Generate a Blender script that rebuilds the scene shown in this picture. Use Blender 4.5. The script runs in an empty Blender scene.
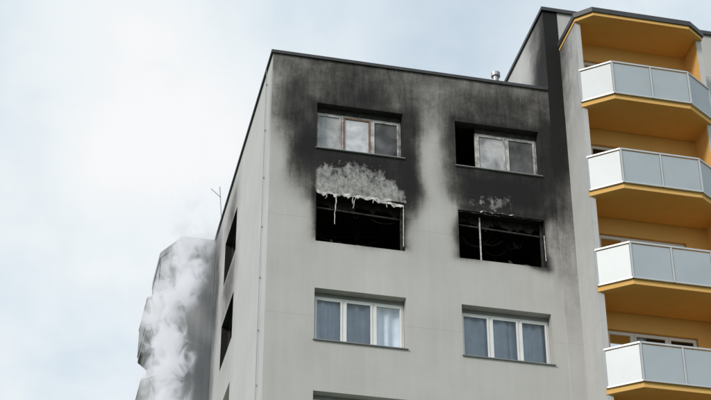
import bpy, bmesh, math, random
from mathutils import Vector, noise
random.seed(4)
sc = bpy.context.scene
FL = 2.815

# ------------------------------------------------------------------ nodes helpers
def new_mat(name):
    m = bpy.data.materials.new(name); m.use_nodes = True
    nt = m.node_tree; nt.nodes.clear()
    out = nt.nodes.new('ShaderNodeOutputMaterial')
    return m, nt, out
def N(nt, t, **kw):
    n = nt.nodes.new(t)
    for k, v in kw.items(): setattr(n, k, v)
    return n
def M(nt, op, a, b=None, c=None, clamp=False):
    n = nt.nodes.new('ShaderNodeMath'); n.operation = op; n.use_clamp = clamp
    for i, v in enumerate((a, b, c)):
        if v is None: continue
        if isinstance(v, (int, float)): n.inputs[i].default_value = v
        else: nt.links.new(v, n.inputs[i])
    return n.outputs[0]
def MIX(nt, f, a, b):
    n = nt.nodes.new('ShaderNodeMix'); n.data_type = 'RGBA'
    if isinstance(f, (int, float)): n.inputs[0].default_value = f
    else: nt.links.new(f, n.inputs[0])
    for i, v in ((6, a), (7, b)):
        if isinstance(v, tuple): n.inputs[i].default_value = (*v, 1)
        else: nt.links.new(v, n.inputs[i])
    return n.outputs[2]
def NOISE(nt, vec, scale, detail=4, rough=.55, dist=0):
    n = nt.nodes.new('ShaderNodeTexNoise'); n.inputs['Scale'].default_value = scale
    n.inputs['Detail'].default_value = detail; n.inputs['Roughness'].default_value = rough
    n.inputs['Distortion'].default_value = dist
    nt.links.new(vec, n.inputs['Vector']); return n.outputs['Fac']
def MAP(nt, vec, sc_=(1, 1, 1), loc=(0, 0, 0)):
    n = nt.nodes.new('ShaderNodeMapping'); n.inputs['Scale'].default_value = sc_
    n.inputs['Location'].default_value = loc
    nt.links.new(vec, n.inputs['Vector']); return n.outputs[0]
def RAMP(nt, f, pts):
    n = nt.nodes.new('ShaderNodeValToRGB'); cr = n.color_ramp
    while len(cr.elements) < len(pts): cr.elements.new(.5)
    for e, (p, c) in zip(cr.elements, pts):
        e.position = p; e.color = (*c, 1) if isinstance(c, tuple) else (c, c, c, 1)
    nt.links.new(f, n.inputs[0]); return n.outputs[0]
def OBJ(nt): return nt.nodes.new('ShaderNodeTexCoord').outputs['Object']

def wall_mat(name, c0, c1, use_attr=True, joints=True):
    m, nt, out = new_mat(name)
    v = OBJ(nt)
    big = NOISE(nt, v, .55, 5, .6)
    streak = NOISE(nt, MAP(nt, v, (3.2, 3.2, .22)), 1.0, 5, .6)
    fine = NOISE(nt, v, 28, 4, .7)
    f = M(nt, 'ADD', M(nt, 'MULTIPLY', big, .6), M(nt, 'MULTIPLY', streak, .4))
    col = RAMP(nt, f, [(.3, c0), (.7, c1)])
    fm = M(nt, 'MULTIPLY_ADD', fine, .2, .9)
    hs = nt.nodes.new('ShaderNodeVectorMath'); hs.operation = 'SCALE'
    nt.links.new(col, hs.inputs[0]); nt.links.new(fm, hs.inputs['Scale'])
    col = hs.outputs[0]
    if joints:
        sep = nt.nodes.new('ShaderNodeSeparateXYZ'); nt.links.new(v, sep.inputs[0])
        zz = M(nt, 'PINGPONG', M(nt, 'ADD', sep.outputs[2], .35), FL / 2)
        ln = M(nt, 'LESS_THAN', zz, .012)
        col = MIX(nt, M(nt, 'MULTIPLY', ln, .14), col, (.12, .12, .12))
    rough = .9
    if use_attr:
        a = N(nt, 'ShaderNodeAttribute', attribute_name='soot').outputs['Fac']
        s = N(nt, 'ShaderNodeAttribute', attribute_name='spall').outputs['Fac']
        n1 = NOISE(nt, v, 1.5, 7, .6, .3)
        n2 = NOISE(nt, MAP(nt, v, (5, 5, .7)), 1.6, 5, .65)
        n3 = NOISE(nt, v, 11, 5, .7)
        edge = M(nt, 'MULTIPLY', M(nt, 'MULTIPLY', a, M(nt, 'SUBTRACT', 1.05, a)), 4)
        nn = M(nt, 'ADD', M(nt, 'ADD', M(nt, 'MULTIPLY', M(nt, 'SUBTRACT', n1, .5), .62),
               M(nt, 'MULTIPLY', M(nt, 'SUBTRACT', n2, .5), .42)), M(nt, 'MULTIPLY', M(nt, 'SUBTRACT', n3, .5), .22))
        fs = M(nt, 'MULTIPLY_ADD', nn, edge, a, clamp=True)
        inv = RAMP(nt, fs, [(0, 1.0), (.25, (.72, .71, .70)), (.5, (.34, .33, .325)), (.72, (.12, .115, .11)), (.86, .035), (.96, .012)])
        mm = nt.nodes.new('ShaderNodeMix'); mm.data_type = 'RGBA'; mm.blend_type = 'MULTIPLY'
        mm.inputs[0].default_value = 1
        nt.links.new(col, mm.inputs[6]); nt.links.new(inv, mm.inputs[7])
        col = mm.outputs[2]
        n4 = NOISE(nt, MAP(nt, v, (1, 1, 1.1), (3, 1, 7)), 4.6, 9, .78, .3)
        n5 = NOISE(nt, MAP(nt, v, (6, 6, 1.2), (3, 1, 7)), 1.0, 5, .6)
        sf = M(nt, 'ADD', s, M(nt, 'ADD', M(nt, 'MULTIPLY', M(nt, 'SUBTRACT', n4, .5), 1.9), M(nt, 'MULTIPLY', M(nt, 'SUBTRACT', n5, .5), .9)))
        sf = RAMP(nt, sf, [(.34, 0.0), (.54, .6), (.82, .95)])
        pc = RAMP(nt, NOISE(nt, MAP(nt, v, (1.6, 1.6, 1)), 6, 8, .8), [(.32, (.09, .09, .09)), (.45, (.29, .285, .28)), (.58, (.46, .455, .44)), (.72, (.64, .63, .61))])
        sfm = M(nt, 'MULTIPLY', sf, M(nt, 'MULTIPLY', s, 8, clamp=True))
        col = MIX(nt, sfm, col, pc)
    b = N(nt, 'ShaderNodeBsdfPrincipled'); b.inputs['Roughness'].default_value = rough
    nt.links.new(col, b.inputs['Base Color'])
    bp = N(nt, 'ShaderNodeBump'); bp.inputs['Strength'].default_value = .3; bp.inputs['Distance'].default_value = .02
    nt.links.new(NOISE(nt, v, 40, 5, .7), bp.inputs['Height']); nt.links.new(bp.outputs[0], b.inputs['Normal'])
    nt.links.new(b.outputs[0], out.inputs[0]); return m

def plain(name, c, rough=.6, var=.15, scale=3, metal=0, c2=None):
    m, nt, out = new_mat(name); v = OBJ(nt)
    f = NOISE(nt, v, scale, 5, .6)
    lo = tuple(x * (1 - var) for x in c); hi = c2 or tuple(min(1, x * (1 + var)) for x in c)
    col = RAMP(nt, f, [(.3, lo), (.7, hi)])
    b = N(nt, 'ShaderNodeBsdfPrincipled'); b.inputs['Roughness'].default_value = rough
    b.inputs['Metallic'].default_value = metal
    nt.links.new(col, b.inputs['Base Color']); nt.links.new(b.outputs[0], out.inputs[0]); return m

def glass_mat(name, tint=(1, 1, 1), dirt_or_reflection=0.0, lo=.03, hi=.62):
    m, nt, out = new_mat(name); v = OBJ(nt)
    tr = N(nt, 'ShaderNodeBsdfTransparent'); tr.inputs[0].default_value = (*tint, 1)
    gl = N(nt, 'ShaderNodeBsdfGlossy'); gl.inputs['Roughness'].default_value = .03
    fr = N(nt, 'ShaderNodeFresnel'); fr.inputs[0].default_value = 1.8
    bp = N(nt, 'ShaderNodeBump'); bp.inputs['Strength'].default_value = .08
    nt.links.new(NOISE(nt, v, 1.3, 2), bp.inputs['Height']); nt.links.new(bp.outputs[0], gl.inputs['Normal'])
    mx = N(nt, 'ShaderNodeMixShader'); nt.links.new(fr.outputs[0], mx.inputs[0])
    nt.links.new(tr.outputs[0], mx.inputs[1]); nt.links.new(gl.outputs[0], mx.inputs[2])
    res = mx.outputs[0]
    if dirt_or_reflection > 0:  # diffuse coat: soot on dark panes, painted sky reflection on pale ones
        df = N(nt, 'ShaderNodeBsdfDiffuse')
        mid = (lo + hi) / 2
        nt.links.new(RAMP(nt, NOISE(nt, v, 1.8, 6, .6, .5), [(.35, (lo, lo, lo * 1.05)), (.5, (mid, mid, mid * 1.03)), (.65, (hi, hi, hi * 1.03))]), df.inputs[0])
        m2 = N(nt, 'ShaderNodeMixShader'); m2.inputs[0].default_value = dirt_or_reflection
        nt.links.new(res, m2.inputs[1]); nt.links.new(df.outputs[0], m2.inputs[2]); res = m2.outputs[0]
    nt.links.new(res, out.inputs[0]); return m

WALL = wall_mat('facade_render', (.46, .45, .435), (.57, .56, .545))
WALL2 = wall_mat('side_panel_render', (.49, .49, .49), (.60, .60, .60))
YEL = wall_mat('yellow_render', (.73, .42, .125), (.81, .49, .165), use_attr=False, joints=False)
SOOTBAY = wall_mat('sooty_bay_render', (.18, .185, .19), (.40, .405, .415), use_attr=False, joints=False)
ROOM = plain('burned_room', (.022, .02, .019), .95, .5, 2)
ROOMOK = plain('room_wall', (.25, .24, .23), .9)
CHAR = plain('charred_debris', (.025, .022, .02), .9, .6, 9, c2=(.065, .06, .057))
WHITE = plain('white_window_frame', (.78, .78, .78), .4, .05)
GREYF = plain('smoked_window_frame', (.45, .44, .43), .6, .6, 6)
BROWN = plain('scorched_window_frame', (.22, .12, .09), .6, .4, 6)
FOAM = plain('dried_foam', (.54, .53, .51), .9, .4, 8)
FLASH = plain('roof_flashing', (.05, .05, .055), .5, .3)
METAL = plain('galvanised_metal', (.42, .43, .44), .4, .15, metal=.7)
RAILM = plain('railing_aluminium', (.55, .57, .59), .4, .06, metal=.2)
PANEL = plain('frosted_railing_panel', (.41, .46, .50), .35, .06, 1.2)
SILL = plain('sill_sheet', (.25, .25, .26), .5)
CURT = plain('curtain_cloth', (.66, .76, .88), .9, .14, 2)
CURTD = plain('net_curtain_smoked', (.7, .71, .73), .9, .25, 3)
LOGG = plain('sooty_loggia_glazing', (.20, .21, .22), .35, .45, 1.6)
GLASS = glass_mat('window_glass'); DGLASS = glass_mat('sooty_window_glass', dirt_or_reflection=.6, lo=.05, hi=.24); LGLASS = glass_mat('painted_sky_reflection_glass', dirt_or_reflection=.75, lo=.3, hi=.75)  # LGLASS: pale cloudy sky reflection painted in as mottled diffuse colour
ROOF = plain('roof_felt', (.09, .09, .09), .9)

# ------------------------------------------------------------------ geometry helpers
def empty(name):
    e = bpy.data.objects.new(name, None); sc.collection.objects.link(e); return e
def link(name, me, parent=None):
    o = bpy.data.objects.new(name, me); sc.collection.objects.link(o)
    if parent: o.parent = parent
    return o
class Part:
    def __init__(s, name, parent, mat): s.n, s.p, s.m, s.bm = name, parent, mat, bmesh.new()
    def box(s, x0, x1, y0, y1, z0, z1):
        v = [s.bm.verts.new((x, y, z)) for z in (z0, z1) for y in (y0, y1) for x in (x0, x1)]
        for f in ((0, 2, 3, 1), (4, 5, 7, 6), (0, 1, 5, 4), (2, 6, 7, 3), (0, 4, 6, 2), (1, 3, 7, 5)):
            s.bm.faces.new([v[i] for i in f])
        return s
    def prism(s, pts, z0, z1):
        a = [s.bm.verts.new((x, y, z0)) for x, y in pts]; b = [s.bm.verts.new((x, y, z1)) for x, y in pts]
        s.bm.faces.new(a[::-1]); s.bm.faces.new(b)
        for i in range(len(pts)):
            j = (i + 1) % len(pts); s.bm.faces.new((a[i], a[j], b[j], b[i]))
        return s
    def beam(s, p, q, w, h):
        p, q = Vector(p), Vector(q); d = (q - p).normalized()
        up = Vector((0, 0, 1)) if abs(d.z) < .95 else Vector((0, 1, 0))
        r = d.cross(up).normalized() * w / 2; u = r.cross(d).normalized() * h / 2
        a = [s.bm.verts.new(p + i * r + j * u) for i, j in ((-1, -1), (1, -1), (1, 1), (-1, 1))]
        b = [s.bm.verts.new(q + i * r + j * u) for i, j in ((-1, -1), (1, -1), (1, 1), (-1, 1))]
        s.bm.faces.new(a[::-1]); s.bm.faces.new(b)
        for i in range(4):
            j = (i + 1) % 4; s.bm.faces.new((a[i], a[j], b[j], b[i]))
        return s
    def cyl(s, p, q, r, n=12):
        p, q = Vector(p), Vector(q); d = (q - p).normalized()
        up = Vector((0, 0, 1)) if abs(d.z) < .95 else Vector((0, 1, 0))
        a_ = d.cross(up).normalized(); b_ = d.cross(a_)
        A = []; B = []
        for i in range(n):
            t = 2 * math.pi * i / n; o = (a_ * math.cos(t) + b_ * math.sin(t)) * r
            A.append(s.bm.verts.new(p + o)); B.append(s.bm.verts.new(q + o))
        s.bm.faces.new(A[::-1]); s.bm.faces.new(B)
        for i in range(n):
            j = (i + 1) % n; s.bm.faces.new((A[i], A[j], B[j], B[i]))
        return s
    def quad(s, *pts):
        s.bm.faces.new([s.bm.verts.new(p) for p in pts]); return s
    def ragged(s, x0, x1, y, zfun_top, zfun_bot, step=.015):
        """hanging ragged sheet"""
        n = int((x1 - x0) / step); pr = None
        for i in range(n + 1):
            x = x0 + (x1 - x0) * i / n; zt = zfun_top(x); zb = min(zt - .004, zfun_bot(x))
            c = (s.bm.verts.new((x, y + .015 * math.sin(x * 23), zt)), s.bm.verts.new((x, y + .02 * math.sin(x * 17 + 2), zb)))
            if pr: s.bm.faces.new((pr[0], c[0], c[1], pr[1]))
            pr = c
        return s
    def done(s, bevel=0):
        me = bpy.data.meshes.new(s.n)
        bmesh.ops.recalc_face_normals(s.bm, faces=s.bm.faces)
        s.bm.to_mesh(me); s.bm.free(); me.materials.append(s.m)
        o = link(s.n, me, s.p)
        if bevel:
            b = o.modifiers.new('b', 'BEVEL'); b.width = bevel; b.segments = 2
        return o

def lines(a, b, step, cuts, fine_from=None, coarse=1.4):
    pts = {round(a, 4), round(b, 4)} | {round(c, 4) for c in cuts if a < c < b}
    pts = sorted(pts); res = []
    for p, q in zip(pts[:-1], pts[1:]):
        st = step if (fine_from is None or p >= fine_from) else coarse
        n = max(1, math.ceil((q - p) / st))
        for i in range(n): res.append(p + (q - p) * i / n)
    res.append(pts[-1]); return res
def wall(name, parent, mat, P, u0, u1, z0, z1, holes, sfun, depth=.3, fine=18.0, step=.09, inward=(0, 1, 0)):
    """P(u,z)->(x,y,z). holes: (u0,u1,z0,z1,burn)."""
    us = lines(u0, u1, step, [h[0] for h in holes] + [h[1] for h in holes])
    zs = lines(z0, z1, step, [h[2] for h in holes] + [h[3] for h in holes] + [fine], fine_from=fine)
    verts, faces, so, sp = [], [], [], []
    for z in zs:
        for u in us:
            verts.append(P(u, z)); a, b = sfun(u, z); so.append(a); sp.append(b)
    nu = len(us)
    for j in range(len(zs) - 1):
        for i in range(nu - 1):
            cu = (us[i] + us[i + 1]) / 2; cz = (zs[j] + zs[j + 1]) / 2
            if any(h[0] < cu < h[1] and h[2] < cz < h[3] for h in holes): continue
            k = j * nu + i; faces.append((k, k + 1, k + nu + 1, k + nu))
    inn = Vector(inward) * depth
    for h in holes:
        for (ua, za), (ub, zb) in (((h[0], h[2]), (h[1], h[2])), ((h[1], h[2]), (h[1], h[3])), ((h[1], h[3]), (h[0], h[3])), ((h[0], h[3]), (h[0], h[2]))):
            n = 8
            for t in range(n):
                pa = (ua + (ub - ua) * t / n, za + (zb - za) * t / n); pb = (ua + (ub - ua) * (t + 1) / n, za + (zb - za) * (t + 1) / n)
                k = len(verts)
                for q, dd in ((pa, 0), (pb, 0), (pb, 1), (pa, 1)):
                    verts.append(tuple(Vector(P(*q)) + inn * dd)); a, b = sfun(*q)
                    so.append(max(a, h[4])); sp.append(0)
                faces.append((k, k + 1, k + 2, k + 3))
    me = bpy.data.meshes.new(name); me.from_pydata(verts, [], faces)
    for nm, dat in (('soot', so), ('spall', sp)):
        at = me.attributes.new(nm, 'FLOAT', 'POINT'); at.data.foreach_set('value', dat)
    me.materials.append(mat); me.update()
    return link(name, me, parent)

def G(x, z, cx, cz, rx, rz, p=2):
    return math.exp(-((abs(x - cx) / rx) ** p + (abs(z - cz) / rz) ** p))
def sstep(a, b, x):
    t = min(1, max(0, (x - a) / (b - a))); return t * t * (3 - 2 * t)
def comb(vals):
    r = 1
    for v in vals: r *= 1 - min(.995, max(0, v))
    return 1 - r
def halo(x, z, x0, x1, z0, z1, w):
    dx = max(x0 - x, 0, x - x1); dz = max(z0 - z, 0, z - z1)
    return math.exp(-(math.hypot(dx, dz) / w) ** 1.3)

def front_soot(x, z):
    w = .2 * noise.noise(Vector((x * 1.1, 3.3, z * 1.1))); xx = x + w; zz = z + .22 * noise.noise(Vector((x * .9, 9.1, z * .9)))
    v = [G(xx, zz, 2.35, 26.4, 1.48, .92, 5) * .995,
         G(xx, zz, .90, 27.25, .42, 1.1, 2.5) * .99,
         G(xx, zz, .55, 28.6, .55, 1.2, 2.2) * .74,
         G(xx, zz, 2.3, 29.05, 1.5, .80, 2.5) * .82,
         G(xx, zz, 3.68, 26.65, .28, 1.2, 2.4) * .97,
         G(xx, zz, 3.74, 28.3, .26, .8) * .66,
         halo(xx, zz, 1.22, 3.54, 27.14, 28.6, .16) * .75, halo(xx, zz, 4.97, 7.31, 27.1, 28.6, .16) * .75,
         G(xx, zz, 6.2, 26.44, 1.5, .72, 5) * 1.0,
         G(xx, zz, 6.2, 29.1, 1.5, .74, 2.5) * .80,
         G(xx, zz, 4.80, 27.7, .25, .95) * .66,
         G(xx, zz, 7.6, 27.8, .40, 2.0, 2.5) * .90,
         G(xx, zz, 7.7, 25.4, .20, 1.5) * .4,
         halo(xx, zz, 1.22, 3.54, 24.45, 25.8, .12) * .75, halo(xx, zz, 4.97, 7.31, 24.4, 25.8, .12) * .75,
         .40 * sstep(29.1, 30.05, zz),
         .10 * sstep(26.3, 28.3, zz),
         .26 * G(xx, zz, 4.2, 29.1, .8, .7),
         .35 * G(xx, zz, 2.4, 30.0, 1.6, .6)]
    s = comb(v)
    sp = 0
    if 25.78 <= z < 27.2:   # render washed/knocked off under the upper-left window
        top = 27.0 - .1 * abs(x - 2.0) - .70 * sstep(2.8, 3.6, x) - .2 * sstep(1.45, 1.2, x)
        top += .2 * noise.noise(Vector((x * 2.3, 1.1, 5.5))) + .08 * noise.noise(Vector((x * 8, 1.1, 5.5)))
        sp = sstep(-.1, .36, top - z) * sstep(1.12, 1.28, x) * sstep(3.66, 3.50, x) * (.48 + .26 * sstep(26.8, 26.0, z))
        t2 = (x - 5.9) / .8
        if abs(t2) < 1: sp = max(sp, .5 * (1 - t2 * t2) * G(x, z, 5.9, 26.12, 1, .28))
    return s, sp

# ------------------------------------------------------------------ APARTMENT BLOCK 1
A = empty('apartment_block')
W1, H1, D1 = 7.68, 30.08, 15.0
C1 = (1.22, 3.54); C2 = (4.97, 7.31)
holes = []
for k in range(11):
    zt = 28.6 - FL * k; zb = zt - 1.46
    if zb < .6: break
    for c in (C1, C2): holes.append((c[0], c[1], zb, zt, [.85, 1, .12][min(k, 2)] if k < 3 else 0))
wall('front_wall', A, WALL, lambda u, z: (u, 0, z), 0, W1, 0, H1, holes, front_soot, step=.065)

LY = (5.45, 7.6)
lholes = []
for k in range(11):
    zt = 28.6 - FL * k; zb = zt - 1.46
    if zb < .6: break
    lholes.append((LY[0], LY[1], zb, zt, 1.0 if k < 2 else 0))
def left_soot(y, z):
    w = .25 * noise.noise(Vector((7.7, y, z)))
    v = [G(y + w, z, 6.5, 26.5, 1.4, .8, 3) * .6, G(y + w, z, 6.5, 29, 1.3, .8) * .55, G(y + w, z, 9.2, 28.0, 1.0, 3) * .5,
         G(y + w, z, 6.6, 24.5, 1.5, 1.2) * .2, .35 * G(y, z, 0, 28.6, .3, 1.5)]
    return comb(v), 0
wall('left_wall', A, WALL2, lambda u, z: (0, u, z), 0, D1, 0, H1, lholes, left_soot, inward=(1, 0, 0), step=.15)
Part('roof', A, ROOF).box(.25, W1 - .002, .25, D1 - .25, H1 - .6, H1 - .4).done()
p = Part('parapet_inner', A, WALL2); p.box(.02, W1 - .002, .02, .25, H1 - 1, H1 - .012); p.box(.02, .25, .25, D1, H1 - 1, H1 - .012); p.done()
Part('rear_wall', A, WALL2).box(.01, W1 - .01, D1 - .2, D1 + .1, 0, H1 - .02).done()
p = Part('parapet_flashing', A, FLASH)
p.box(-.05, W1 - .02, -.05, .3, H1, H1 + .045); p.box(-.05, .3, .3, D1, H1 + .001, H1 + .044)
p.box(-.055, W1 - .02, -.055, -.04, H1 - .05, H1 + .02); p.box(-.055, -.04, -.04, D1, H1 - .05, H1 + .02); p.done()

def curtain(parent, name, x0, x1, y, z0, z1, mat, folds=9, amp=.03):
    n = max(16, int(folds * 8)); vs = []; fs = []
    rows = 5
    ph = random.random() * 6
    for j in range(rows):
        z = z0 + (z1 - z0) * j / (rows - 1)
        for i in range(n + 1):
            t = i / n
            yy = y + amp * math.sin(t * folds * 6.283 + ph + .8 * math.sin(t * 11)) * (1 - .3 * j / rows) + .01 * math.sin(t * 31 + j)
            vs.append((x0 + (x1 - x0) * t, yy, z))
    for j in range(rows - 1):
        for i in range(n):
            k = j * (n + 1) + i; fs.append((k, k + 1, k + n + 2, k + n + 1))
    me = bpy.data.meshes.new(name); me.from_pydata(vs, [], fs); me.materials.append(mat)
    for f in me.polygons: f.use_smooth = True
    return link(name, me, parent)

def win3(parent, x0, x1, z0, z1, y, fm, gms, splits=(1 / 3, 2 / 3), fms=None, skip=(), name='window'):
    """multi-sash window"""
    fr = Part(name + '_frame', parent, fm); t = .05
    fr.box(x0, x1, y, y + .07, z0, z0 + t); fr.box(x0, x1, y, y + .07, z1 - t, z1)
    fr.box(x0, x0 + t, y + .001, y + .069, z0 + t, z1 - t); fr.box(x1 - t, x1, y + .001, y + .069, z0 + t, z1 - t)
    xs = [x0 + t] + [x0 + (x1 - x0) * s for s in splits] + [x1 - t]
    for s in xs[1:-1]: fr.box(s - .03, s + .03, y + .001, y + .069, z0 + t, z1 - t)
    for i in range(len(xs) - 1):
        if i in skip: continue
        g = Part(name + '_glass', parent, gms[i] if isinstance(gms, (list, tuple)) else gms)
        a = xs[i] + (.03 if i else 0) + .002; b = xs[i + 1] - (.03 if i < len(xs) - 2 else 0) - .002
        m_ = fr if not fms or not fms[i] else Part(name + '_sash', parent, fms[i])
        c, d = z0 + t + .002, z1 - t - .002; s = .045
        m_.box(a, b, y - .02, y + .03, c, c + s); m_.box(a, b, y - .02, y + .03, d - s, d)
        m_.box(a, a + s, y - .019, y + .029, c + s, d - s); m_.box(b - s, b, y - .019, y + .029, c + s, d - s)
        if m_ is not fr: m_.done()
        g.quad((a + s, y + .01, c + s), (b - s, y + .01, c + s), (b - s, y + .01, d - s), (a + s, y + .01, d - s)); g.done()
    fr.done()

rooms_b = Part('burned_rooms', A, ROOM); rooms_o = Part('rooms', A, ROOMOK)
def room(part, x0, x1, z0, z1, y0=.3, y1=3.2):
    zf, zc = z0 - .85, z1 + .2
    part.quad((x0 - .3, y0, zc), (x1 + .3, y0, zc), (x1 + .3, y1, zc), (x0 - .3, y1, zc))
    part.quad((x0 - .3, y0, zf), (x1 + .3, y0, zf), (x1 + .3, y1, zf), (x0 - .3, y1, zf))
    part.quad((x0 - .3, y1, zf), (x1 + .3, y1, zf), (x1 + .3, y1, zc), (x0 - .3, y1, zc))
    for x in (x0 - .3, x1 + .3): part.quad((x, y0, zf), (x, y1, zf), (x, y1, zc), (x, y0, zc))
    part.quad((x0 - .3, y0, zf), (x1 + .3, y0, zf), (x1 + .3, y0, z0), (x0 - .3, y0, z0))
    part.quad((x0 - .3, y0, z1), (x1 + .3, y0, z1), (x1 + .3, y0, zc), (x0 - .3, y0, zc))

def nz(x, s, k): return noise.noise(Vector((x * s, k, 1.7)))
sills = Part('window_sills', A, SILL); heads = Part('scorched_window_heads', A, CHAR); headw = Part('window_heads', A, SILL)
for k in range(11):
    zt = 28.6 - FL * k; zb = zt - 1.46
    if zb < .6: break
    for ci, c in enumerate((C1, C2)):
        x0, x1 = c
        room(rooms_b if k < 2 else rooms_o, x0, x1, zb, zt)
        if k != 1: sills.box(x0 - .03, x1 + .03, -.05, .26, zb - .002, zb + .02)
        zz0, zz1 = zb + .025, zt - .01
        if k == 0: heads.box(x0 + .01 + (.62 if ci else 0), x1 - .01, .235, .29, zt - .148, zt - .002)
        elif k > 1: headw.box(x0 + .01, x1 - .01, .245, .29, zt - .108, zt - .002)
        if k == 0 and ci == 0:
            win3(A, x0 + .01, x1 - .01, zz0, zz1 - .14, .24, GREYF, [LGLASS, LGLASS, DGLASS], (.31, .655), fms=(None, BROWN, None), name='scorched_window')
        elif k == 0:
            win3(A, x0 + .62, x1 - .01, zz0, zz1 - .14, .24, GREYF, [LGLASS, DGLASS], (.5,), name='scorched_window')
        elif k == 1:
            fr = Part('burned_out_frame', A, CHAR)
            fr.box(x0 + .01, x1 - .01, .2, .27, zb, zb + .05); fr.box(x0 + .01, x0 + .06, .2, .27, zb + .05, zt); fr.box(x1 - .06, x1 - .01, .2, .27, zb + .05, zt)
            fr.beam((x0 + .07, .24, zt - .32), (x1 - .07, .26, zt - .38), .04, .04)
            for i in range(20):
                x = random.uniform(x0 + .1, x1 - .3); z = zb + random.uniform(-.15, .08); y = random.uniform(.5, 1.6)
                fr.beam((x, y, z), (x + random.uniform(-.6, .7), y + random.uniform(-.2, .5), z + random.uniform(.05, .5)), random.uniform(.02, .06), random.uniform(.02, .08))
            for i in range(9):   # sagging cables and lath under the ceiling
                xa, xb = sorted((random.uniform(x0, x1), random.uniform(x0, x1))); ya = random.uniform(.5, 1.8); pv_ = None
                sag = random.uniform(.05, .35)
                for q in range(9):
                    t = q / 8; pt = (xa + (xb - xa) * t, ya, zt - .05 - sag * 4 * t * (1 - t) - .1 * (i % 3))
                    if pv_: fr.beam(pv_, pt, .02, .02)
                    pv_ = pt
            fr.ragged(x0 + .02, x1 - .02, .4, lambda x: zt + .05, lambda x: zt - .14 - .16 * nz(x, 2.2, 4) - .2 * max(0, nz(x, 9, 8)) - .05 * nz(x, 30, 2))
            # charred crust hanging over the broken edges of the opening
            fr.ragged(x0 - .02, x1 + .02, .0 + .03, lambda x: zt - .001, lambda x: zt - .02 - .06 * max(0, nz(x, 7, 18)) - .03 * abs(nz(x, 33, 2)))
            fr.ragged(x0 + .01, x1 - .01, .1, lambda x: zb + .03 + .08 * max(0, nz(x, 5, 11)) + .05 * abs(nz(x, 21, 3)), lambda x: zb + .002)
            fr.done()
            fo = Part('hanging_foam', A, FOAM)
            if ci == 0:
                fo.ragged(x0 + .02, x1 - .35, .0 - .02, lambda x: zt + .03 + .05 * nz(x, 6, 3) + .02 * nz(x, 25, 6), lambda x: zt - .02 - .05 * nz(x, 5, 1) - .15 * max(0, nz(x, 11, 9)) ** 1.2 - .05 * abs(nz(x, 34, 5)))
                fo.ragged(x1 - .8, x1 - .03, -.03, lambda x: zt - .02 - .1 * (x - x1 + .8) + .03 * nz(x, 12, 3), lambda x: zt - .08 - .12 * (x - x1 + .8) - .12 * max(0, nz(x, 8, 2)) - .04 * abs(nz(x, 30, 7)))
                for xs_, ln in ((.52, .9), (.97, .22), (1.04, .36), (.3, .16), (1.5, .13), (1.9, .2)):
                    px_ = x0 + xs_; pz = zt - .02; w_ = .03
                    for q in range(8):
                        nx = px_ + random.uniform(-.025, .012); nz_ = pz - ln / 8
                        fo.beam((px_, -.02, pz), (nx, -.02, nz_), w_, .012); px_, pz = nx, nz_; w_ = max(.010, w_ * random.uniform(.8, 1.04))
                fo.beam((x1 - .03, -.01, zt - .15), (x1 - .045, -.01, zb + .12), .022, .02)
            else:
                fo.beam((x0 + .63, .2, zt - .05), (x0 + .63, .2, zb + .05), .032, .03)
                fo.ragged(x0 + .5, x0 + 1.5, -.012, lambda x: zt + .03 + .03 * nz(x, 7, 3), lambda x: zt + .03 - .09 * max(0, nz(x, 9, 6)) - .03 * nz(x, 26, 6))
                fo.beam((x1 - .04, -.01, zt - .5), (x1 - .03, -.01, zb + .2), .018, .02)
            fo.done()
        else:
            win3(A, x0 + .01, x1 - .01, zz0, zz1 - .1, .24, WHITE, GLASS, (.335, .665), name='white_window')
            g1 = x0 + .04 + (x1 - x0) * random.uniform(.3, .6)
            curtain(A, 'curtain', x0 + .04, g1, .36, zb + .02, zt, CURT, random.uniform(4, 6), .04)
            curtain(A, 'curtain', g1 - .05, x1 - .04, .40, zb + .02, zt, CURT, random.uniform(4, 6), .05)
sills.done(); heads.done(); headw.done()
for k in range(11):
    zt = 28.6 - FL * k; zb = zt - 1.46
    if zb < .6: break
    y0, y1 = LY; pr = rooms_b if k < 2 else rooms_o
    zf, zc = zb - .8, zt + .2
    for q in (((.3, y0 - .3, zc), (.3, y1 + .3, zc), (.95, y1 + .3, zc), (.95, y0 - .3, zc)), ((.3, y0 - .3, zf), (.3, y1 + .3, zf), (.95, y1 + .3, zf), (.95, y0 - .3, zf)),
              ((.95, y0 - .3, zf), (.95, y1 + .3, zf), (.95, y1 + .3, zc), (.95, y0 - .3, zc)),
              ((.3, y0 - .3, zf), (.95, y0 - .3, zf), (.95, y0 - .3, zc), (.3, y0 - .3, zc)), ((.3, y1 + .3, zf), (.95, y1 + .3, zf), (.95, y1 + .3, zc), (.3, y1 + .3, zc))):
        pr.quad(*q)
    fr = Part('side_window_frame', A, CHAR if k < 2 else WHITE)
    fr.box(.2, .27, y0, y1, zb, zb + .06); fr.box(.2, .27, y0, y1, zt - .06, zt)
    for yy in (y0, (y0 + y1) / 2 - .03, y1 - .06): fr.box(.201, .269, yy, yy + .06, zb + .06, zt - .06)
    fr.done()
    if k >= 2: Part('side_window_glass', A, GLASS).quad((.23, y0, zb), (.23, y1, zb), (.23, y1, zt), (.23, y0, zt)).done()
rooms_b.done(); rooms_o.done()

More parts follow.
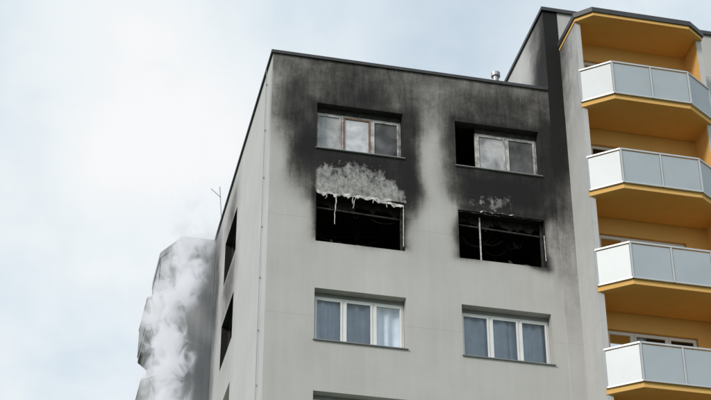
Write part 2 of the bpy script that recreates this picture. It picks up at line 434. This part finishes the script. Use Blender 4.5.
p = Part('lightning_conductor', A, METAL)
p.beam((-.04, .75, .2), (-.04, .75, H1), .015, .015)
for k in range(20): p.box(-.05, .01, .73, .77, 1 + k * 1.5, 1.04 + k * 1.5)
p.done()
p = Part('roof_vent_pipe', A, METAL); p.cyl((6.6, 1.2, H1 - .5), (6.6, 1.2, H1 + 1.15), .085); p.cyl((6.6, 1.2, H1 + 1.15), (6.6, 1.2, H1 + 1.27), .13); p.done()
p = Part('roof_antenna', A, METAL)
p.cyl((.12, 9.2, H1 - .4), (-.05, 9.2, H1 + 1.6), .014, 6); p.cyl((.0, 9.2, H1 + 1.2), (-.35, 9.0, H1 + 1.35), .01, 6); p.done()

# ------------------------------------------------------------------ rear loggia stack on block 1 (faces -X)
F0 = 9.72
p = Part('rear_bay_fin_walls', A, SOOTBAY)
p.box(-1.12, -.003, F0, F0 + .15, 0, 30.02); p.box(-1.12, -.003, 14.0, 14.15, 0, 29.8); p.done(.01)
Part('rear_bay_canopy', A, SOOTBAY).prism([(-.003, F0 + .16), (-1.1, F0 + .1), (-1.62, 10.9), (-1.62, 12.9), (-1.1, 14.2), (-.003, 14.2)], 29.82, 30.04).done(.01)
sl = Part('rear_bay_slabs', A, SOOTBAY); pn = Part('rear_bay_parapets', A, SOOTBAY); rl = Part('rear_bay_rails', A, GREYF)
gz = Part('rear_bay_glazing', A, LOGG)
zk = 27.1
while zk > 2:
    pts = [(-.004, F0 + .16), (-1.1, F0 + .16), (-1.9, 10.75), (-1.9, 12.9), (-1.1, 14.0), (-.004, 14.0)]
    sl.prism(pts, zk, zk + .18)
    for a, b in zip(pts[1:4], pts[2:5]):
        pn.beam((a[0], a[1], zk + .66), (b[0], b[1], zk + .66), .05, .94)
        rl.beam((a[0], a[1], zk + 1.16), (b[0], b[1], zk + 1.16), .08, .06)
    gp = [(-1.1, F0 + .2), (-1.58, 10.88), (-1.58, 12.85), (-1.1, 13.95)]
    for a, b in zip(gp[:-1], gp[1:]):
        gz.beam((a[0], a[1], zk + 1.455), (b[0], b[1], zk + 1.455), .03, 2.5)
        n = 2
        for q in range(n + 1):
            t = q / n; rl.beam((a[0] + (b[0] - a[0]) * t, a[1] + (b[1] - a[1]) * t, zk + .2), (a[0] + (b[0] - a[0]) * t, a[1] + (b[1] - a[1]) * t, zk + 2.71), .05, .05)
    zk -= FL
sl.done(); pn.done(); rl.done(); gz.done()

# ------------------------------------------------------------------ APARTMENT BLOCK 2
B = empty('apartment_block.001')
X0 = W1; H2 = 32.88; XF = 8.1; XE = 11.62; YF = -.05
def strip_soot(x, z):
    w = .3 * noise.noise(Vector((x, 4.4, z * .7)))
    return comb([.96 * min(1, max(0, (z + w - 24.6) / 2.8)) * (1 - .4 * G(x, z, 8.2, 26.0, .22, 2.0)), .3 * min(1, max(0, (z - 21.5) / 3))]), 0
wall('front_strip', B, WALL, lambda u, z: (u, YF, z), X0, XF, 0, H2, [], strip_soot)
wall('strip_return', B, WALL, lambda u, z: (X0, u, z), YF, 0, 0, H2, [], lambda u, z: strip_soot(X0, z))
def side_soot(y, z):
    w = .4 * noise.noise(Vector((1.4, y, z)))
    return comb([.95 * G(y + w, z, 0, 31.5, 1.2, 2.5, 2.5), .6 * G(y + w, z, .6, 30.3, 1.8, 1)]), 0
wall('side_wall', B, WALL2, lambda u, z: (X0, u, z), 0, 15.2, 29, H2, [], side_soot)
def fin_soot(y, z):
    w = .5 * noise.noise(Vector((5.4, y * .7, z * .7)))
    return comb([.62 * min(1, max(0, (z + w - 27.2) / 4)) * (.4 + .6 * min(1, max(0, 1 + y / 1.0))), .06]), 0
wall('bay_fin_face', B, WALL2, lambda u, z: (XF, u, z), -1.36, YF, 0, 31.45, [], fin_soot)
p = Part('bay_fin_walls', B, WALL2); p.box(XF + .002, XF + .14, -1.36, -.5, 0, 31.44); p.done()
p = Part('bay_fin_inner_face', B, YEL); p.box(XF + .142, XF + .15, -1.35, -.5, 0, 31.43)
p.box(XE - .01, XE, -1.35, -.5, 0, 31.43); p.done()
p = Part('bay_fin_outer', B, WALL2); p.box(XE + .001, XE + .15, -1.36, 0, 0, 31.44); p.done()
lh = []
WX = (8.55, 11.0)
zfs = []
z = 31.4
while z > 3: zfs.append(z); z -= FL
for zc in zfs: lh.append((WX[0], WX[1], zc - 2.0, zc - .5, 0))
wall('loggia_back_wall', B, YEL, lambda u, z: (u, -.5, z), XF, XE, 0, 31.5, lh, lambda u, z: (0, 0), depth=.12, step=.4)
Part('upper_front_wall', B, WALL).box(XF, 20, -.04, 0, 31.3, H2 - .01).done()
Part('front_wall_east', B, WALL).box(XE + .15, 20, -.045, .2, 0, 31.29).done()
rm = Part('loggia_rooms', B, ROOMOK)
for i, zc in enumerate(zfs):
    win3(B, WX[0] + .01, WX[1] - .01, zc - 1.99, zc - .51, -.42, WHITE, GLASS, (.3, .68), name='loggia_window')
    rm.box(WX[0] - .1, WX[1] + .1, -.3, .6, zc - 2.2, zc - .4)
    a_ = random.uniform(.1, 1.2)
    curtain(B, 'curtain', WX[0] + a_, WX[0] + a_ + random.uniform(.7, 1.1), -.36, zc - 1.99, zc - .55, CURTD, 5, .02)
bmf = [f for f in rm.bm.faces if all(abs(v.co.y + .3) < 1e-5 for v in f.verts)]
bmesh.ops.delete(rm.bm, geom=bmf, context='FACES_ONLY'); rm.done()
Part('roof', B, ROOF).box(X0 + .2, 20, .01, 15, H2 - .5, H2 - .3).done()
Part('parapet_inner', B, WALL2).box(X0 + .01, 20, 0.001, .2, H2 - 1, H2 - .01).done()
Part('rear_and_end_walls', B, WALL2).box(X0 + .01, 20, 15, 15.3, 0, H2 - .01).box(19.9, 20.1, .2, 15, 0, H2 - .02).done()
p = Part('parapet_flashing', B, FLASH)
p.box(X0 - .05, 20.1, YF - .06, .25, H2, H2 + .06); p.box(X0 - .05, X0 + .25, .25, 15.3, H2 + .001, H2 + .059)
p.box(X0 - .055, 20.1, YF - .065, YF - .05, H2 - .06, H2 + .03); p.box(X0 - .055, X0 - .04, YF - .05, 15.3, H2 - .06, H2 + .03); p.done()
# canopy above the bay
cp = [(XF - .02, -.06), (XF - .02, -1.4), (8.48, -1.78), (11.25, -1.78), (XE + .17, -1.4), (XE + .17, -.06)]
def off(pts, d):
    cx = sum(a for a, b in pts) / len(pts)
    return [(a + (d if a > cx else -d), b - (d if b < -1 else 0)) for a, b in pts]
Part('bay_canopy_soffit', B, YEL).prism(cp, 31.45, 31.55).done()
Part('bay_canopy_edge', B, FLASH).prism(off(cp, .04), 31.551, 31.70).done()
sl = Part('balcony_slabs', B, YEL); pn = Part('balcony_railing_panels', B, PANEL); rl = Part('balcony_railing_frames', B, RAILM)
for zc in zfs[1:]:
    zb = zc
    pts = [(XF + .16, -.51), (XF - .02, -1.365), (8.80, -1.93), (10.92, -1.93), (XE + .16, -1.365), (XE - .02, -.51)]
    sl.prism(pts, zb, zb + .17)
    rp = [(XF - .02, -1.40), (8.79, -1.975), (10.93, -1.975), (XE + .16, -1.40)]
    z0, z1 = zb + .16, zb + 1.15
    for i, (a, b) in enumerate(zip(rp[:-1], rp[1:])):
        n = 2 if i == 1 else 1
        for j in range(n):
            p0 = [a[q] + (b[q] - a[q]) * j / n for q in (0, 1)]; p1 = [a[q] + (b[q] - a[q]) * (j + 1) / n for q in (0, 1)]
            L = math.hypot(p1[0] - p0[0], p1[1] - p0[1]); e = .035 / L
            q0 = [p0[q] + (p1[q] - p0[q]) * e for q in (0, 1)]; q1 = [p1[q] - (p1[q] - p0[q]) * e for q in (0, 1)]
            pn.beam((*q0, (z0 + z1) / 2), (*q1, (z0 + z1) / 2), .012, z1 - z0 - .06)
            rl.beam((*p0, z0 - .02), (*p0, z1), .045, .045)
        rl.beam((*a, z1 + .02), (*b, z1 + .02), .06, .045); rl.beam((*a, z0 + .0), (*b, z0 + .0), .04, .04)
    rl.beam((*rp[-1], z0 - .02), (*rp[-1], z1), .045, .045)
sl.done(.008); pn.done(); rl.done()

# ------------------------------------------------------------------ ground
me = bpy.data.meshes.new('ground'); S = 2500
me.from_pydata([(-S, -S, 0), (S, -S, 0), (S, S, 0), (-S, S, 0)], [], [(0, 1, 2, 3)])
me.materials.append(plain('grass', (.06, .09, .03), .95, .4, .8)); link('ground', me)
Part('pavement', None, plain('paving', (.28, .27, .26), .9, .15, 2)).box(-12, 26, -6, -2.2, -.2, .10).done()

# ------------------------------------------------------------------ smoke
m, nt, out = new_mat('smoke'); v = OBJ(nt)
sep = nt.nodes.new('ShaderNodeSeparateXYZ'); nt.links.new(v, sep.inputs[0])
zz = sep.outputs[2]
wob = M(nt, 'ADD', M(nt, 'MULTIPLY', M(nt, 'SINE', M(nt, 'MULTIPLY', zz, 1.35)), .18), M(nt, 'MULTIPLY', M(nt, 'SINE', M(nt, 'MULTIPLY', zz, 3.1)), .08))
cx = M(nt, 'ADD', M(nt, 'MULTIPLY', zz, .09), wob)
dx = M(nt, 'SUBTRACT', sep.outputs[0], cx)
r = M(nt, 'SQRT', M(nt, 'ADD', M(nt, 'MULTIPLY', dx, dx), M(nt, 'MULTIPLY', sep.outputs[1], sep.outputs[1])))
rad = M(nt, 'SUBTRACT', 1.0, M(nt, 'DIVIDE', r, .9))
top = M(nt, 'DIVIDE', M(nt, 'SUBTRACT', 8.6, zz), 3.2, clamp=True)
nzz = NOISE(nt, MAP(nt, v, (1, 1, .7)), 1.9, 5, .62, 1.0)
d = M(nt, 'ADD', M(nt, 'MULTIPLY', rad, .8), M(nt, 'MULTIPLY', M(nt, 'SUBTRACT', nzz, .53), 6.0), clamp=True)
d = M(nt, 'MULTIPLY', d, M(nt, 'MULTIPLY', top, 6.5))
d = M(nt, 'MULTIPLY', d, M(nt, 'MULTIPLY', rad, 1.8, clamp=True))
pv = N(nt, 'ShaderNodeVolumePrincipled'); pv.inputs['Color'].default_value = (.97, .97, .98, 1); pv.inputs['Anisotropy'].default_value = .1
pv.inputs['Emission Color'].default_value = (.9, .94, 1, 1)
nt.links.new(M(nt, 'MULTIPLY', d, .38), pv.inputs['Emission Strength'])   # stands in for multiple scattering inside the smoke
nt.links.new(d, pv.inputs['Density']); nt.links.new(pv.outputs[0], out.inputs['Volume'])
p = Part('smoke_plume', None, m)
rings = []
for j in range(18):
    zj = j * .5; c = .09 * zj + .18 * math.sin(1.35 * zj) + .08 * math.sin(3.1 * zj)
    rings.append([p.bm.verts.new((c + .94 * math.cos(t * math.pi / 8), .94 * math.sin(t * math.pi / 8), zj)) for t in range(16)])
for a, b in zip(rings[:-1], rings[1:]):
    for i in range(16): p.bm.faces.new((a[i], a[(i + 1) % 16], b[(i + 1) % 16], b[i]))
p.bm.faces.new(rings[0][::-1]); p.bm.faces.new(rings[-1])
so = p.done(); so.location = (-1.66, 8.6, 23.0)

# ------------------------------------------------------------------ world
w = bpy.data.worlds.new('World'); sc.world = w; w.use_nodes = True; nt = w.node_tree; nt.nodes.clear()
out = nt.nodes.new('ShaderNodeOutputWorld'); bg = nt.nodes.new('ShaderNodeBackground'); bg.inputs[1].default_value = .1
sky = nt.nodes.new('ShaderNodeTexSky'); sky.sky_type = 'NISHITA'; sky.sun_disc = False
SD = Vector((-.72, -.52, .50)).normalized()
sky.sun_elevation = math.asin(SD.z); sky.sun_rotation = math.atan2(SD.x, SD.y)
g = nt.nodes.new('ShaderNodeTexCoord').outputs['Generated']
n1 = NOISE(nt, g, 4.2, 4, .5, .3); n2 = NOISE(nt, MAP(nt, g, (1, 1, 1.2), (2.2, .4, 1)), 12, 6, .55, .3)
f = M(nt, 'ADD', M(nt, 'MULTIPLY', n1, .62), M(nt, 'MULTIPLY', n2, .38))
thd, azd = math.radians(33), math.radians(12.8)
def ray(px, py):
    u = px - 355.5; v_ = 200 - py; a = 1723 * math.cos(thd) - v_ * math.sin(thd); ww = 1723 * math.sin(thd) + v_ * math.cos(thd)
    return Vector((u * math.cos(azd) + a * math.sin(azd), -u * math.sin(azd) + a * math.cos(azd), ww)).normalized()
def blob(px, py, rr, amp):
    c = ray(px, py)
    vm = nt.nodes.new('ShaderNodeVectorMath'); vm.operation = 'DISTANCE'; nt.links.new(g, vm.inputs[0]); vm.inputs[1].default_value = c
    dd = M(nt, 'DIVIDE', vm.outputs['Value'], rr); e = M(nt, 'POWER', 2.718, M(nt, 'MULTIPLY', M(nt, 'MULTIPLY', dd, dd), -1.0))
    return M(nt, 'MULTIPLY', e, amp)
f = M(nt, 'ADD', f, blob(170, 110, .062, .25)); f = M(nt, 'ADD', f, blob(60, 300, .10, .10)); f = M(nt, 'SUBTRACT', f, blob(430, 10, .08, .08)); f = M(nt, 'SUBTRACT', f, blob(5, 20, .045, .05))
cl = RAMP(nt, f, [(.3, (.58, .69, .79)), (.46, (.74, .83, .90)), (.58, (.89, .945, .97)), (.72, (1.0, 1.0, 1.0))])
vs = nt.nodes.new('ShaderNodeVectorMath'); vs.operation = 'SCALE'; nt.links.new(cl, vs.inputs[0]); vs.inputs['Scale'].default_value = 10.2
nt.links.new(MIX(nt, .91, sky.outputs[0], vs.outputs[0]), bg.inputs[0]); nt.links.new(bg.outputs[0], out.inputs[0])

sl = bpy.data.lights.new('sun', 'SUN'); sl.energy = 2.1; sl.angle = math.radians(12); sl.color = (1, .94, .86)
so = bpy.data.objects.new('sun', sl); sc.collection.objects.link(so); so.rotation_euler = SD.to_track_quat('Z', 'Y').to_euler()

# ------------------------------------------------------------------ camera
cd = bpy.data.cameras.new('camera'); cd.sensor_width = 36; cd.lens = 1723 / 711 * 36; cd.clip_end = 6000
co = bpy.data.objects.new('camera', cd); sc.collection.objects.link(co); co.location = (-5.93, -36.01, 1.7)
co.rotation_euler = (math.radians(123), 0, -math.radians(12.8)); sc.camera = co
sc.view_settings.view_transform = 'Standard'; sc.view_settings.look = 'None'; sc.view_settings.exposure = 0
